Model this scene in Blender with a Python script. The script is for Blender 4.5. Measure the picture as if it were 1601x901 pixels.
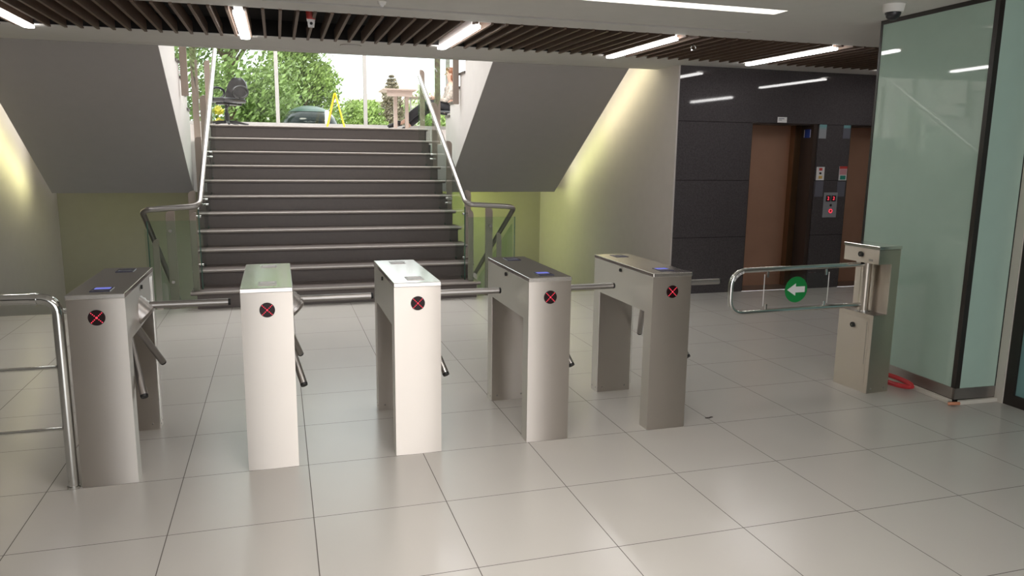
import bpy, bmesh, math, random
from mathutils import Vector, Matrix
random.seed(7)
S = bpy.context.scene
for o in list(bpy.data.objects): bpy.data.objects.remove(o)
COL = S.collection
PI = math.pi

# ------------------------------------------------------------------ camera
YAW, PITCH, ROLL = 0.2976, -0.1747, 0.0123
f = Vector((math.sin(YAW)*math.cos(PITCH), math.cos(YAW)*math.cos(PITCH), math.sin(PITCH)))
r0 = Vector((math.cos(YAW), -math.sin(YAW), 0)); u0 = r0.cross(f)
rr = r0*math.cos(ROLL)+u0*math.sin(ROLL); uu = u0*math.cos(ROLL)-r0*math.sin(ROLL)
cd = bpy.data.cameras.new('camera'); cam = bpy.data.objects.new('camera', cd); COL.objects.link(cam)
M = Matrix((rr, uu, -f)).transposed().to_4x4(); M.translation = Vector((-0.0926, -3.863, 1.6031))
cam.matrix_world = M
cd.sensor_width = 36; cd.lens = 36*1187.56/1601; cd.clip_start = 0.05; cd.clip_end = 300
S.camera = cam
S.view_settings.view_transform = 'Standard'; S.view_settings.look = 'None'
S.view_settings.exposure = 0.0; S.view_settings.gamma = 1; S.view_settings.use_curve_mapping = False

# ------------------------------------------------------------------ world, sun, area lights
W = bpy.data.worlds.new('sky'); S.world = W; W.use_nodes = True
bg = W.node_tree.nodes['Background']
bg.inputs[0].default_value = (0.93, 0.97, 1.0, 1); bg.inputs[1].default_value = 2.7

def area(name, loc, target, sx, sy, energy, col=(1, 1, 1), spread=PI):
    l = bpy.data.lights.new(name, 'AREA'); l.shape = 'RECTANGLE'; l.size = sx; l.size_y = sy
    l.energy = energy; l.color = col; l.spread = spread
    o = bpy.data.objects.new(name, l); COL.objects.link(o); o.location = loc
    o.rotation_euler = (Vector(target)-Vector(loc)).to_track_quat('-Z', 'Y').to_euler()
    return o
sl = bpy.data.lights.new('sun', 'SUN'); sl.energy = 2.2; sl.angle = 0.3; sl.color = (1, .95, .82)
so = bpy.data.objects.new('sun', sl); COL.objects.link(so)
so.rotation_euler = Vector((0.35, 0.62, -1.0)).to_track_quat('-Z', 'Y').to_euler()
# daylight through the entrance behind the camera
area('entrance_daylight', (1.3, -7.9, 1.35), (1.3, 0, 1.0), 4.6, 2.1, 66, (1.0, .95, .93))
# unseen light added over the landing to brighten the stairwell
area('stairwell_fill', (.53, 8.4, 6.1), (.53, 8.4, 0), 4.5, 4.5, 560, (1, .99, .97))
# unseen lights added behind the frame to brighten the hall floor
area('hall_fill', (0.7, -1.5, 2.55), (0.7, -1.5, 0), 1.5, 0.15, 25, (1, .95, .9), 2.2)
area('hall_fill_rear', (0.7, -4.6, 2.55), (0.7, -4.6, 0), 1.5, 0.15, 25, (1, .95, .9), 2.2)

# ------------------------------------------------------------------ materials
def mat(name, col, rough=.5, metal=0, spec=.5, emit=None, es=0, noise=0, nscale=8, bump=0, bscale=200, tangent=None, aniso=0, coat=0):
    m = bpy.data.materials.new(name); m.use_nodes = True
    n, l = m.node_tree.nodes, m.node_tree.links
    b = n['Principled BSDF']
    b.inputs['Base Color'].default_value = (*col, 1); b.inputs['Roughness'].default_value = rough
    b.inputs['Metallic'].default_value = metal; b.inputs['Specular IOR Level'].default_value = spec
    if coat: b.inputs['Coat Weight'].default_value = coat; b.inputs['Coat Roughness'].default_value = .08
    if emit: b.inputs['Emission Color'].default_value = (*emit, 1); b.inputs['Emission Strength'].default_value = es
    g = n.new('ShaderNodeNewGeometry')
    nz = n.new('ShaderNodeTexNoise'); nz.inputs['Scale'].default_value = nscale; nz.inputs['Detail'].default_value = 4
    l.new(g.outputs['Position'], nz.inputs['Vector'])
    mx = n.new('ShaderNodeMix'); mx.data_type = 'RGBA'
    k = noise if noise else .04
    mx.inputs['A'].default_value = (*[c*(1-k) for c in col], 1); mx.inputs['B'].default_value = (*[min(1, c*(1+k)) for c in col], 1)
    l.new(nz.outputs['Fac'], mx.inputs['Factor']); l.new(mx.outputs['Result'], b.inputs['Base Color'])
    if bump:
        n2 = n.new('ShaderNodeTexNoise'); n2.inputs['Scale'].default_value = bscale
        l.new(g.outputs['Position'], n2.inputs['Vector'])
        bp = n.new('ShaderNodeBump'); bp.inputs['Strength'].default_value = bump; bp.inputs['Distance'].default_value = .002
        l.new(n2.outputs['Fac'], bp.inputs['Height']); l.new(bp.outputs['Normal'], b.inputs['Normal'])
    if tangent:
        c = n.new('ShaderNodeCombineXYZ')
        for i in range(3): c.inputs[i].default_value = tangent[i]
        l.new(c.outputs[0], b.inputs['Tangent']); b.inputs['Anisotropic'].default_value = aniso
    return m

def glass_mat(name, tint, ior=1.5, rough=0.0):
    m = bpy.data.materials.new(name); m.use_nodes = True
    n, l = m.node_tree.nodes, m.node_tree.links
    n.remove(n['Principled BSDF'])
    t = n.new('ShaderNodeBsdfTransparent'); t.inputs[0].default_value = (*tint, 1)
    g = n.new('ShaderNodeBsdfGlossy'); g.inputs['Roughness'].default_value = rough
    fr = n.new('ShaderNodeFresnel'); fr.inputs['IOR'].default_value = ior
    geo = n.new('ShaderNodeNewGeometry')
    ml = n.new('ShaderNodeMath'); ml.operation = 'SUBTRACT'; ml.inputs[0].default_value = 1
    l.new(geo.outputs['Backfacing'], ml.inputs[1])
    m2 = n.new('ShaderNodeMath'); m2.operation = 'MULTIPLY'
    l.new(fr.outputs[0], m2.inputs[0]); l.new(ml.outputs[0], m2.inputs[1])
    mx = n.new('ShaderNodeMixShader')
    l.new(m2.outputs[0], mx.inputs[0]); l.new(t.outputs[0], mx.inputs[1]); l.new(g.outputs[0], mx.inputs[2])
    l.new(mx.outputs[0], n['Material Output'].inputs[0])
    return m

def emis(name, col, s):
    m = bpy.data.materials.new(name); m.use_nodes = True
    n, l = m.node_tree.nodes, m.node_tree.links
    n.remove(n['Principled BSDF']); e = n.new('ShaderNodeEmission')
    e.inputs[0].default_value = (*col, 1); e.inputs[1].default_value = s
    l.new(e.outputs[0], n['Material Output'].inputs[0]); return m

def grid_floor():
    m = mat('floor_tile', (.56, .535, .50), .235, noise=.05, nscale=1.6, spec=.5)
    n, l = m.node_tree.nodes, m.node_tree.links
    b = n['Principled BSDF']; g = n.new('ShaderNodeNewGeometry'); sp = n.new('ShaderNodeSeparateXYZ')
    l.new(g.outputs['Position'], sp.inputs[0])
    masks = []
    for ax in (0, 1):
        a = n.new('ShaderNodeMath'); a.operation = 'ADD'; a.inputs[1].default_value = 60.3
        l.new(sp.outputs[ax], a.inputs[0])
        d = n.new('ShaderNodeMath'); d.operation = 'MODULO'; d.inputs[1].default_value = .6
        l.new(a.outputs[0], d.inputs[0])
        s = n.new('ShaderNodeMath'); s.operation = 'SUBTRACT'; s.inputs[1].default_value = .3
        l.new(d.outputs[0], s.inputs[0])
        ab = n.new('ShaderNodeMath'); ab.operation = 'ABSOLUTE'; l.new(s.outputs[0], ab.inputs[0])
        lt = n.new('ShaderNodeMath'); lt.operation = 'LESS_THAN'; lt.inputs[1].default_value = .0019
        l.new(ab.outputs[0], lt.inputs[0]); masks.append(lt)
    mm = n.new('ShaderNodeMath'); mm.operation = 'MAXIMUM'
    l.new(masks[0].outputs[0], mm.inputs[0]); l.new(masks[1].outputs[0], mm.inputs[1])
    old = b.inputs['Base Color'].links[0].from_socket
    mx = n.new('ShaderNodeMix'); mx.data_type = 'RGBA'; mx.inputs['B'].default_value = (.10, .085, .075, 1)
    l.new(old, mx.inputs['A']); l.new(mm.outputs[0], mx.inputs['Factor']); l.new(mx.outputs['Result'], b.inputs['Base Color'])
    r = n.new('ShaderNodeMapRange'); r.inputs['To Min'].default_value = .235; r.inputs['To Max'].default_value = .8
    l.new(mm.outputs[0], r.inputs[0]); l.new(r.outputs[0], b.inputs['Roughness'])
    return m

def granite():
    m = mat('dark_granite', (.075, .067, .07), .035, noise=.45, nscale=60, spec=.5)
    n, l = m.node_tree.nodes, m.node_tree.links
    b = n['Principled BSDF']; g = n.new('ShaderNodeNewGeometry'); sp = n.new('ShaderNodeSeparateXYZ')
    l.new(g.outputs['Position'], sp.inputs[0])
    ms = None
    for zz in (1.33, 1.995, .665):
        s = n.new('ShaderNodeMath'); s.operation = 'SUBTRACT'; s.inputs[1].default_value = zz; l.new(sp.outputs[2], s.inputs[0])
        ab = n.new('ShaderNodeMath'); ab.operation = 'ABSOLUTE'; l.new(s.outputs[0], ab.inputs[0])
        lt = n.new('ShaderNodeMath'); lt.operation = 'LESS_THAN'; lt.inputs[1].default_value = .003; l.new(ab.outputs[0], lt.inputs[0])
        if ms is None: ms = lt.outputs[0]
        else:
            mm = n.new('ShaderNodeMath'); mm.operation = 'MAXIMUM'; l.new(ms, mm.inputs[0]); l.new(lt.outputs[0], mm.inputs[1]); ms = mm.outputs[0]
    old = b.inputs['Base Color'].links[0].from_socket
    mx = n.new('ShaderNodeMix'); mx.data_type = 'RGBA'; mx.inputs['B'].default_value = (.012, .011, .012, 1)
    l.new(old, mx.inputs['A']); l.new(ms, mx.inputs['Factor']); l.new(mx.outputs['Result'], b.inputs['Base Color'])
    return m

MT = {}
MT['floor'] = grid_floor()
MT['granite'] = granite()
MT['wall'] = mat('grey_wall_paint', (.53, .485, .46), .75, bump=.05)
MT['white'] = mat('white_paint', (.84, .80, .79), .6)
MT['soffit'] = mat('shaded_soffit', (.40, .375, .36), .75)  # darker copy of the slab's white; underside shade put into the colour
MT['green_lit'] = mat('green_lit_wall', (.33, .31, .235), .8)  # stairwell's green light and dimness put partly into this wall colour
MT['darkwall'] = mat('dark_hall_wall', (.07, .064, .045), .6)
MT['ceil'] = mat('ceiling_paint', (.66, .64, .61), .8)
MT['cloth_w'] = mat('white_plaster', (.8, .78, .75), .8)
MT['black'] = mat('matte_black', (.012, .012, .012), .5)
MT['void'] = mat('dark_plenum', (.012, .010, .009), .9)
MT['slat'] = mat('brown_slat', (.125, .078, .052), .55, noise=.25, nscale=20)
MT['stone'] = mat('brown_stone', (.13, .107, .099), .38, noise=.12, nscale=30)
MT['nosing'] = mat('nosing_highlight', (.42, .375, .35), .4)  # edge highlight put into a paler colour than the steps
MT['steel'] = mat('brushed_steel', (.69, .64, .59), .42, 1, tangent=(0, 0, 1), aniso=.95, noise=.03, nscale=3)
MT['steel_top'] = mat('brushed_steel_lid', (.72, .69, .66), .17, 1, noise=.03, nscale=3)
MT['steel_warm'] = mat('warm_brushed_steel', (.66, .60, .53), .42, 1, tangent=(0, 0, 1), aniso=.95, noise=.04, nscale=3)
MT['steel_dull'] = mat('dull_steel', (.42, .39, .37), .4, 1)
MT['satin'] = mat('satin_steel_tube', (.40, .38, .365), .36, 1)
MT['chrome'] = mat('chrome', (.68, .68, .66), .08, 1)
MT['led'] = emis('red_led', (1, .06, .10), 1.6)
MT['ledcore'] = mat('red_lens', (.014, .002, .003), .3, spec=.25)
MT['lcd'] = mat('lcd_bezel', (.05, .05, .10), .25)
MT['lcd_on'] = emis('lcd_backlight', (.22, .24, .75), .9)
MT['reader'] = mat('reader_grey', (.20, .19, .19), .35)
MT['lamp'] = emis('lamp_tube', (1, .98, .96), 20)
MT['cove'] = emis('cove_tube', (1, .97, .92), 6)
MT['glass'] = glass_mat('stair_glass', (.89, .95, .915))
MT['glass_edge'] = mat('glass_edge', (.05, .12, .09), .15)
MT['pane'] = glass_mat('window_glass', (.95, .98, .96))
MT['clear'] = glass_mat('acrylic', (.97, .98, .97), 1.35)
MT['post'] = mat('taupe_post', (.36, .29, .25), .5)
MT['mint'] = mat('mint_back_painted_glass', (.43, .57, .49), .025, spec=.5)
MT['teal'] = mat('teal_frosted_glass', (.20, .36, .36), .25, spec=.4)
MT['frame'] = mat('dark_frame', (.02, .015, .012), .35)
MT['alu'] = mat('window_aluminium', (.42, .41, .40), .45, .2)
MT['copper'] = mat('copper_door', (.55, .32, .22), .3, .5, noise=.08, nscale=4)
MT['bronze'] = mat('bronze_frame', (.20, .115, .06), .35, .7)
MT['brown'] = mat('dark_brown_reveal', (.045, .03, .024), .35)
MT['green'] = mat('sign_green', (0.0, .22, .04), .5)
MT['paper'] = mat('paper_white', (.78, .76, .76), .6)
MT['papergrey'] = mat('paper_grey', (.30, .31, .33), .6)
MT['papergrey2'] = mat('paper_slate', (.12, .12, .15), .6)
MT['tealp'] = mat('print_teal', (.16, .34, .36), .6)
MT['red'] = mat('print_red', (.55, .06, .05), .5)
MT['pink'] = mat('print_pink', (.62, .30, .33), .6)
MT['yellowp'] = mat('print_yellow', (.75, .5, .15), .6)
MT['greenp'] = mat('print_green', (.02, .25, .18), .6)
MT['blue'] = mat('print_blue', (.03, .07, .32), .5)
MT['hose'] = mat('red_cable', (.62, .05, .06), .35)
MT['orange'] = mat('copper_clip', (.6, .25, .14), .4)
MT['ivory'] = mat('ivory_trunking', (.66, .62, .55), .5)
MT['leather'] = mat('black_leather', (.025, .025, .028), .33)
MT['plastic'] = mat('black_plastic', (.015, .015, .016), .4)
MT['yellow'] = mat('yellow_plastic', (.80, .58, .02), .4)
MT['table'] = mat('pale_table', (.42, .34, .30), .5)
MT['skin'] = mat('skin', (.62, .40, .31), .5)
MT['hair'] = mat('auburn_hair', (.23, .085, .04), .5, noise=.4, nscale=60)
MT['blouse'] = mat('floral_blouse', (.42, .38, .34), .8, noise=1.0, nscale=24)
MT['trouser'] = mat('dark_trousers', (.02, .02, .025), .8)
MT['shoe'] = mat('black_shoe', (.012, .012, .014), .35)
MT['chairgrey'] = mat('grey_chair_back', (.10, .11, .12), .5)
MT['bark'] = mat('bark', (.16, .11, .075), .9, noise=.3)
MT['leafA'] = mat('leaf_green', (.25, .35, .11), .55, noise=.55, nscale=1.3)
MT['leafB'] = mat('leaf_yellow_green', (.32, .43, .12), .55, noise=.5, nscale=1.5)
MT['leafC'] = mat('leaf_dull', (.20, .22, .13), .6, noise=.4, nscale=1.5)
MT['needle'] = mat('brown_needles', (.33, .27, .20), .7, noise=.3, nscale=2)
MT['flower'] = mat('yellow_blossom', (.6, .52, .06), .6, noise=.5, nscale=6)
MT['grass'] = mat('lawn', (.2, .27, .09), .9, noise=.4, nscale=1)
MT['carpaint'] = mat('dark_green_paint', (.02, .06, .045), .3, spec=.25)
MT['carglass'] = mat('car_glass', (.015, .02, .02), .1, spec=.25)
MT['tyre'] = mat('tyre', (.02, .02, .02), .8)
MT['housew'] = mat('washed_out_render', (.9, .82, .78), .8)  # house colours lightened to look overexposed
MT['roof'] = mat('washed_out_roof_tiles', (.86, .72, .68), .8)

# ------------------------------------------------------------------ builders
class B:
    def __init__(s): s.bm = bmesh.new()
    def pillow(s, x0, x1, y0, y1, z0, z1, d=.0035, n=12):
        # sheet-metal box whose front (low y) bulges slightly
        p = [(x1, y1), (x0, y1)]
        for i in range(n+1):
            t = i/n; p.append((x0+(x1-x0)*t, y0+d*(2*t-1)**2))
        return s.prism(p, 2, z0, z1)
    def box(s, x0, x1, y0, y1, z0, z1):
        r = bmesh.ops.create_cube(s.bm, size=1)
        bmesh.ops.transform(s.bm, verts=r['verts'], matrix=Matrix.Translation(((x0+x1)/2, (y0+y1)/2, (z0+z1)/2)) @ Matrix.Diagonal((x1-x0, y1-y0, z1-z0, 1)))
        return s
    def prism(s, poly, ax, a, b):
        # poly in the two other axes (cyclic order kept as x,y,z minus ax)
        def P(p, t):
            v = [0, 0, 0]; o = [i for i in range(3) if i != ax]; v[o[0]], v[o[1]], v[ax] = p[0], p[1], t; return v
        A = [s.bm.verts.new(P(p, a)) for p in poly]; C = [s.bm.verts.new(P(p, b)) for p in poly]
        s.bm.faces.new(A); s.bm.faces.new(C[::-1])
        for i in range(len(poly)):
            j = (i+1) % len(poly); s.bm.faces.new((A[j], A[i], C[i], C[j]))
        return s
    def rbox(s, x0, x1, y0, y1, z0, z1, r=.004, n=3):
        p = []
        for cx, cy, a0 in ((x1-r, y1-r, 0), (x0+r, y1-r, PI/2), (x0+r, y0+r, PI), (x1-r, y0+r, 1.5*PI)):
            for i in range(n+1):
                a = a0+i*PI/2/n; p.append((cx+r*math.cos(a), cy+r*math.sin(a)))
        return s.prism(p, 2, z0, z1)
    def cyl(s, p0, p1, r, r2=None, n=20):
        p0, p1 = Vector(p0), Vector(p1); d = p1-p0
        q = bmesh.ops.create_cone(s.bm, cap_ends=True, segments=n, radius1=r, radius2=r if r2 is None else r2, depth=d.length)
        bmesh.ops.transform(s.bm, verts=q['verts'], matrix=Matrix.Translation((p0+p1)/2) @ d.to_track_quat('Z', 'Y').to_matrix().to_4x4())
        return s
    def sph(s, c, r, sc=(1, 1, 1), n=16):
        q = bmesh.ops.create_uvsphere(s.bm, u_segments=n, v_segments=max(6, n//2), radius=r)
        bmesh.ops.transform(s.bm, verts=q['verts'], matrix=Matrix.Translation(c) @ Matrix.Diagonal((*sc, 1)))
        return s
    def tube(s, path, r, n=12):
        P = [Vector(p) for p in path]; rings = []
        T = []
        for i in range(len(P)):
            d = (P[min(i+1, len(P)-1)]-P[max(i-1, 0)]).normalized(); T.append(d)
        up = Vector((0, 0, 1)) if abs(T[0].z) < .9 else Vector((1, 0, 0))
        X = T[0].cross(up).normalized()
        for i, p in enumerate(P):
            X = (X-T[i]*X.dot(T[i])).normalized(); Y = T[i].cross(X)
            rad = r[i] if isinstance(r, (list, tuple)) else r
            rings.append([s.bm.verts.new(p+rad*(X*math.cos(2*PI*k/n)+Y*math.sin(2*PI*k/n))) for k in range(n)])
        for a, b in zip(rings, rings[1:]):
            for k in range(n): s.bm.faces.new((a[k], a[(k+1) % n], b[(k+1) % n], b[k]))
        s.bm.faces.new(rings[0][::-1]); s.bm.faces.new(rings[-1])
        return s
    def rot(s, ax, ang, c=(0, 0, 0)):
        bmesh.ops.rotate(s.bm, verts=s.bm.verts, cent=c, matrix=Matrix.Rotation(ang, 3, ax)); return s
    def done(s, name, m, parent=None, smooth=False, bevel=0, local=False, kind=None, label=None):
        if not local and parent is not None:
            off = Vector((0, 0, 0)); p = parent
            while p is not None: off += p.location; p = p.parent
            bmesh.ops.translate(s.bm, verts=s.bm.verts, vec=-off)
        bmesh.ops.recalc_face_normals(s.bm, faces=s.bm.faces)
        me = bpy.data.meshes.new(name); s.bm.to_mesh(me); s.bm.free()
        me.materials.append(MT[m] if isinstance(m, str) else m)
        o = bpy.data.objects.new(name, me); COL.objects.link(o); o.parent = parent
        if smooth:
            for p in me.polygons: p.use_smooth = True
            me.set_sharp_from_angle(angle=math.radians(40))
        if bevel:
            b = o.modifiers.new('bevel', 'BEVEL'); b.width = bevel; b.segments = 2; b.limit_method = 'ANGLE'; b.angle_limit = math.radians(40)
        if kind: o['kind'] = kind
        if label: o['label'] = label
        return o

def arc(c, r, a0, a1, n, ax):
    # arc in plane; ax = (u, v) unit vectors
    return [Vector(c)+r*(Vector(ax[0])*math.cos(a0+(a1-a0)*i/n)+Vector(ax[1])*math.sin(a0+(a1-a0)*i/n)) for i in range(n+1)]
def fillet(pts, r, n=6):
    P = [Vector(p) for p in pts]; out = [P[0]]
    for i in range(1, len(P)-1):
        a = (P[i-1]-P[i]).normalized(); b = (P[i+1]-P[i]).normalized()
        q0 = P[i]+a*r; q1 = P[i]+b*r
        for k in range(n+1):
            t = k/n; out.append(q0*(1-t)**2+P[i]*2*t*(1-t)+q1*t*t)
    out.append(P[-1]); return out
def tag(o, label, cat, group=None):
    o['label'] = label; o['category'] = cat
    if group: o['group'] = group
    return o
def thing(name, label, cat, loc=(0, 0, 0), group=None, rz=0):
    o = bpy.data.objects.new(name, None); COL.objects.link(o); o.location = loc; o.rotation_euler = (0, 0, rz)
    o.empty_display_size = .1
    return tag(o, label, cat, group)
def copy_tree(o, parent=None):
    c = o.copy(); COL.objects.link(c); c.parent = parent
    for ch in list(o.children): copy_tree(ch, c)
    return c
def text_part(name, body, size, loc, rot, m, parent, extrude=.0008):
    c = bpy.data.curves.new(name, 'FONT'); c.body = body; c.size = size; c.align_x = 'CENTER'; c.align_y = 'CENTER'; c.extrude = extrude
    t = bpy.data.objects.new(name, c); COL.objects.link(t)
    dg = bpy.context.evaluated_depsgraph_get(); me = bpy.data.meshes.new_from_object(t.evaluated_get(dg))
    bpy.data.objects.remove(t)
    o = bpy.data.objects.new(name, me); COL.objects.link(o); o.parent = parent; o.location = loc; o.rotation_euler = rot
    me.materials.clear(); me.materials.append(MT[m]); return o
def skin(name, chains, m, parent, sub=2):
    # chains: list of lists of (x,y,z,r) or (x,y,z,rx,ry); a chain whose first entry is an int starts at that vertex index
    V, E, Rr = [], [], []
    for ch in chains:
        prev = None
        for c in ch:
            if isinstance(c, int): prev = c; continue
            V.append(c[:3]); Rr.append((c[3], c[4] if len(c) > 4 else c[3])); i = len(V)-1
            if prev is not None: E.append((prev, i))
            prev = i
    off = Vector((0, 0, 0)); p = parent
    while p is not None: off += p.location; p = p.parent
    me = bpy.data.meshes.new(name); me.from_pydata([Vector(v)-off for v in V], E, [])
    o = bpy.data.objects.new(name, me); COL.objects.link(o); o.parent = parent
    sm = o.modifiers.new('skin', 'SKIN'); sm.use_smooth_shade = True
    lay = me.skin_vertices[0] if len(me.skin_vertices) else None
    if lay is None:
        bm = bmesh.new(); bm.from_mesh(me); bm.verts.layers.skin.verify(); bm.to_mesh(me); bm.free(); lay = me.skin_vertices[0]
    for i, v in enumerate(lay.data): v.radius = Rr[i]; v.use_root = (i == 0)
    sb = o.modifiers.new('sub', 'SUBSURF'); sb.levels = sub; sb.render_levels = sub
    dg = bpy.context.evaluated_depsgraph_get(); me2 = bpy.data.meshes.new_from_object(o.evaluated_get(dg))
    o.modifiers.clear(); o.data = me2; me2.materials.clear(); me2.materials.append(MT[m])
    for q in me2.polygons: q.use_smooth = True
    return o

# ------------------------------------------------------------------ the setting
ZC = 2.6            # ceiling
YE = 4.42           # edge of the stairwell
XL, XR = -3.16, 4.22
ZL = 1.95           # landing
B().box(-7, 9.5, -8, 3.97, -.25, 0).box(-7, XR, 3.97, YE, -.25, 0).done('floor', 'floor', kind='structure')
# ceiling with slot, cove and slat opening cut out
SLX0, SLX1 = -.15, 3.62
c = B()
c.box(-7, 9.5, -8, .84, ZC, 3.2)
c.box(-7, .2, .84, 1.0, ZC, 3.2).box(3.32, 9.5, .84, 1.0, ZC, 3.2).box(.2, 3.32, .84, 1.0, ZC+.12, 3.2)
c.box(-7, 9.5, 1.0, 1.70, ZC, 3.2)
c.box(-7, SLX0, 1.70, 1.77, ZC, 3.2).box(SLX1, 9.5, 1.70, 1.77, ZC, 3.2).box(SLX0, SLX1, 1.70, 1.77, ZC+.06, 3.2)
c.box(-7, 9.5, 1.77, 2.06, ZC, 3.2)
c.box(-7, 9.5, 3.46, 3.97, ZC, 3.2).box(-7, XR, 3.97, 4.30, ZC, 3.2)
c.box(-7, -1.7, 4.30, 4.32, ZC, 3.2).box(-1.7, 2.87, 4.30, 4.32, ZC+.02, 3.2).box(2.87, XR, 4.30, 4.32, ZC, 3.2)
c.box(-7, XR, 4.32, YE+.06, ZC, 3.2)
c.box(-7, 9.5, 2.06, 3.46, ZC+.2, 3.2)
c.done('ceiling', 'ceil', kind='structure')
# walls
B().box(-7, -2.0, -8.2, -8, 0, ZC).box(3.2, 9.5, -8.2, -8, 0, ZC).box(-2, 3.2, -8.2, -8, 2.45, ZC).done('wall_rear', 'darkwall', kind='structure')
B().box(-7.2, -7, -8.2, YE+.2, 0, 3.2).done('wall_hall_left', 'wall', kind='structure')
B().box(9.5, 9.7, -8.2, 3.97, 0, 3.2).done('wall_hall_right', 'wall', kind='structure')
B().box(-7, XL-.2, YE, YE+.2, 0, 3.2).done('wall_front_left', 'wall', kind='structure')
B().box(XL-.2, XL, YE, 12.2, -2, 6.2).done('wall_left', 'wall', kind='structure')
B().box(XR, XR+.2, 4.22, 12.2, -2, 6.2).done('wall_right', 'wall', kind='structure')
B().box(XR, XR+.02, 3.965, 4.22, 0, ZC).done('trim_1', 'wall', kind='structure')
B().box(XL, XR, 8.6, 8.8, -2, 1.06).done('wall_stairwell_back', 'green_lit', kind='structure')
B().box(XL-.2, XR+.2, YE-.06, YE+.05, 3.2, 6.2).done('upper_light_stop', 'wall', kind='structure')  # unseen closure added to contain the stairwell light above the ceiling
B().box(XL-.2, XR+.2, YE, 12.2, 6.2, 6.4).done('ceiling_upper', 'ceil', kind='structure')
B().box(XL, XR, YE, 8.6, -2.1, -2).done('floor_basement', 'floor', kind='structure')
# granite lift wall with two lift openings
OP = [(5.21, 6.137), (6.60, 7.527)]
g = B().box(XR+.02, OP[0][0], 3.97, 4.22, 0, ZC).box(OP[0][1], OP[1][0], 3.97, 4.22, 0, ZC).box(OP[1][1], 9.5, 3.97, 4.22, 0, ZC)
for a, b in OP: g.box(a, b, 3.97, 4.22, 2.0, ZC)
g.done('wall_lift', 'granite', kind='structure')
B().box(XR+.4, 9.5, 4.55, 4.6, 0, ZC).done('wall_lift_shaft', 'black', kind='structure')

# landing slab
B().box(XL, XR, 7.80, 12.2, 1.72, ZL-.0005).box(XL, -.95, 7.49, 7.8, 1.72, ZL-.0005).box(2.03, XR, 7.49, 7.8, 1.72, ZL-.0005).box(-2.8, -.95, 7.0, 8.6, 1.06, 1.72).box(2.03, 3.865, 7.0, 8.6, 1.06, 1.72).done('floor_landing', 'white', kind='structure')

# ------------------------------------------------------------------ window wall on the landing
wx = [-3.16+.03, -1.72, -.05, 1.645, 3.34, 4.22-.03]
wb = B()
for x in wx: wb.box(x-.035, x+.035, 12.0, 12.08, ZL, 6.2)
wb.box(XL, XR, 11.98, 12.1, ZL, ZL+.2).box(XL, XR, 12, 12.08, 4.3, 4.37).box(XL, wx[1], 12, 12.08, 3.0, 3.06)
wf = wb.done('window_1', 'alu', kind='structure')
for a, b in zip(wx, wx[1:]):
    B().box(a+.035, b-.035, 12.035, 12.045, ZL+.2, 6.2).done('glass_pane', 'pane', wf)

# ------------------------------------------------------------------ main staircase
Y0, H, T = 4.35, .1775, .313
st = thing('staircase', 'wide brown stone staircase rising from the hall to the bright landing', 'stairs', (.53, Y0, 0))
for i in range(11):
    y = Y0+i*T; z = (i+1)*H
    yb = y+T+.02 if i < 10 else y+.35
    s = B()
    s.box(-.93, 2.01, y, y+T if i < 10 else y+.3, (0 if i == 0 else i*H-.02), z-.035)       # riser block
    s.box(-.99, 2.05, y-.012, yb, z-.035, z)                                                     # tread slab
    so_ = s.done('step', 'stone', st, bevel=.004)
    B().tube([(-.99, y-.012, z-.012), (2.05, y-.012, z-.012)], .0125, 10).done('nosing', 'nosing', so_, smooth=True)
body = [(Y0+.05, 0)]
for i in range(10): body += [(Y0+.05+i*T, i*H+.05), (Y0+.05+(i+1)*T, i*H+.05)] if i else [(Y0+.05, .05), (Y0+.05+T, .05)]
body += [(7.46, 10*H-.05), (7.46, 0)]
b2 = B().prism([(Y0+.06, 0.0), (Y0+.06, .06), (7.40, 1.70), (7.40, 0.0)], 0, -.9, 1.98)
b2.done('stringer', 'stone', st)

# ------------------------------------------------------------------ upper side flights (soffits seen from below)
def upper_flight(xa, xb, label, inner):
    fl = thing('stair_flight', label, 'stairs', ((xa+xb)/2, 6.93, 1.06), 'upper side flights')
    # side profile: soffit below, saw-tooth steps above
    poly = [(YE+.075, 2.613), (6.93, 1.06), (6.995, 1.06), (6.995, 1.93)]
    y, z = 7.0, 1.93
    while y > 4.9:
        z += .168; poly.append((y, z)); y -= .3; poly.append((y, z))
    poly += [(YE+.075, z)]
    B().prism(poly, 0, xa, xb).done('flight_slab', 'white', fl)
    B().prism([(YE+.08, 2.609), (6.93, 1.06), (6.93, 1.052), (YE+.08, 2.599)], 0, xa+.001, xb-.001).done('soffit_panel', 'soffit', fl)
    y, z = 7.0, 1.93
    while y > 4.9:
        z += .168
        B().box(xa-.012, xb+.012, y-.3, y+.02, z, z+.03).done('tread', 'stone', fl)
        y -= .3
    # posts and glass on the inner side
    xi = xb-.04 if inner > 0 else xa+.04
    xo = xb+.055 if inner > 0 else xa-.055
    for yy in (7.3, 6.1, 5.1):
        zz = 1.93+(7.0-min(yy, 7.0))*.56
        B().box(xo-.04, xo+.04, yy-.012, yy+.012, zz-.2, zz+1.05).done('post', 'post', fl, bevel=.004)
    xg = xo + (.05 if inner > 0 else -.05)
    gp = B().prism([(7.3, 2.1), (7.3, 2.9), (4.6, 4.4), (4.6, 3.6)], 0, xg-.005, xg+.005).done('glass_panel', 'pane', fl)
    return fl
upper_flight(-2.80, -1.16, 'white upper stair flight left of the main staircase, its shaded sloping underside facing the hall', 1)
upper_flight(2.22, 3.865, 'white upper stair flight right of the main staircase, its shaded sloping underside facing the hall', -1)

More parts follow.
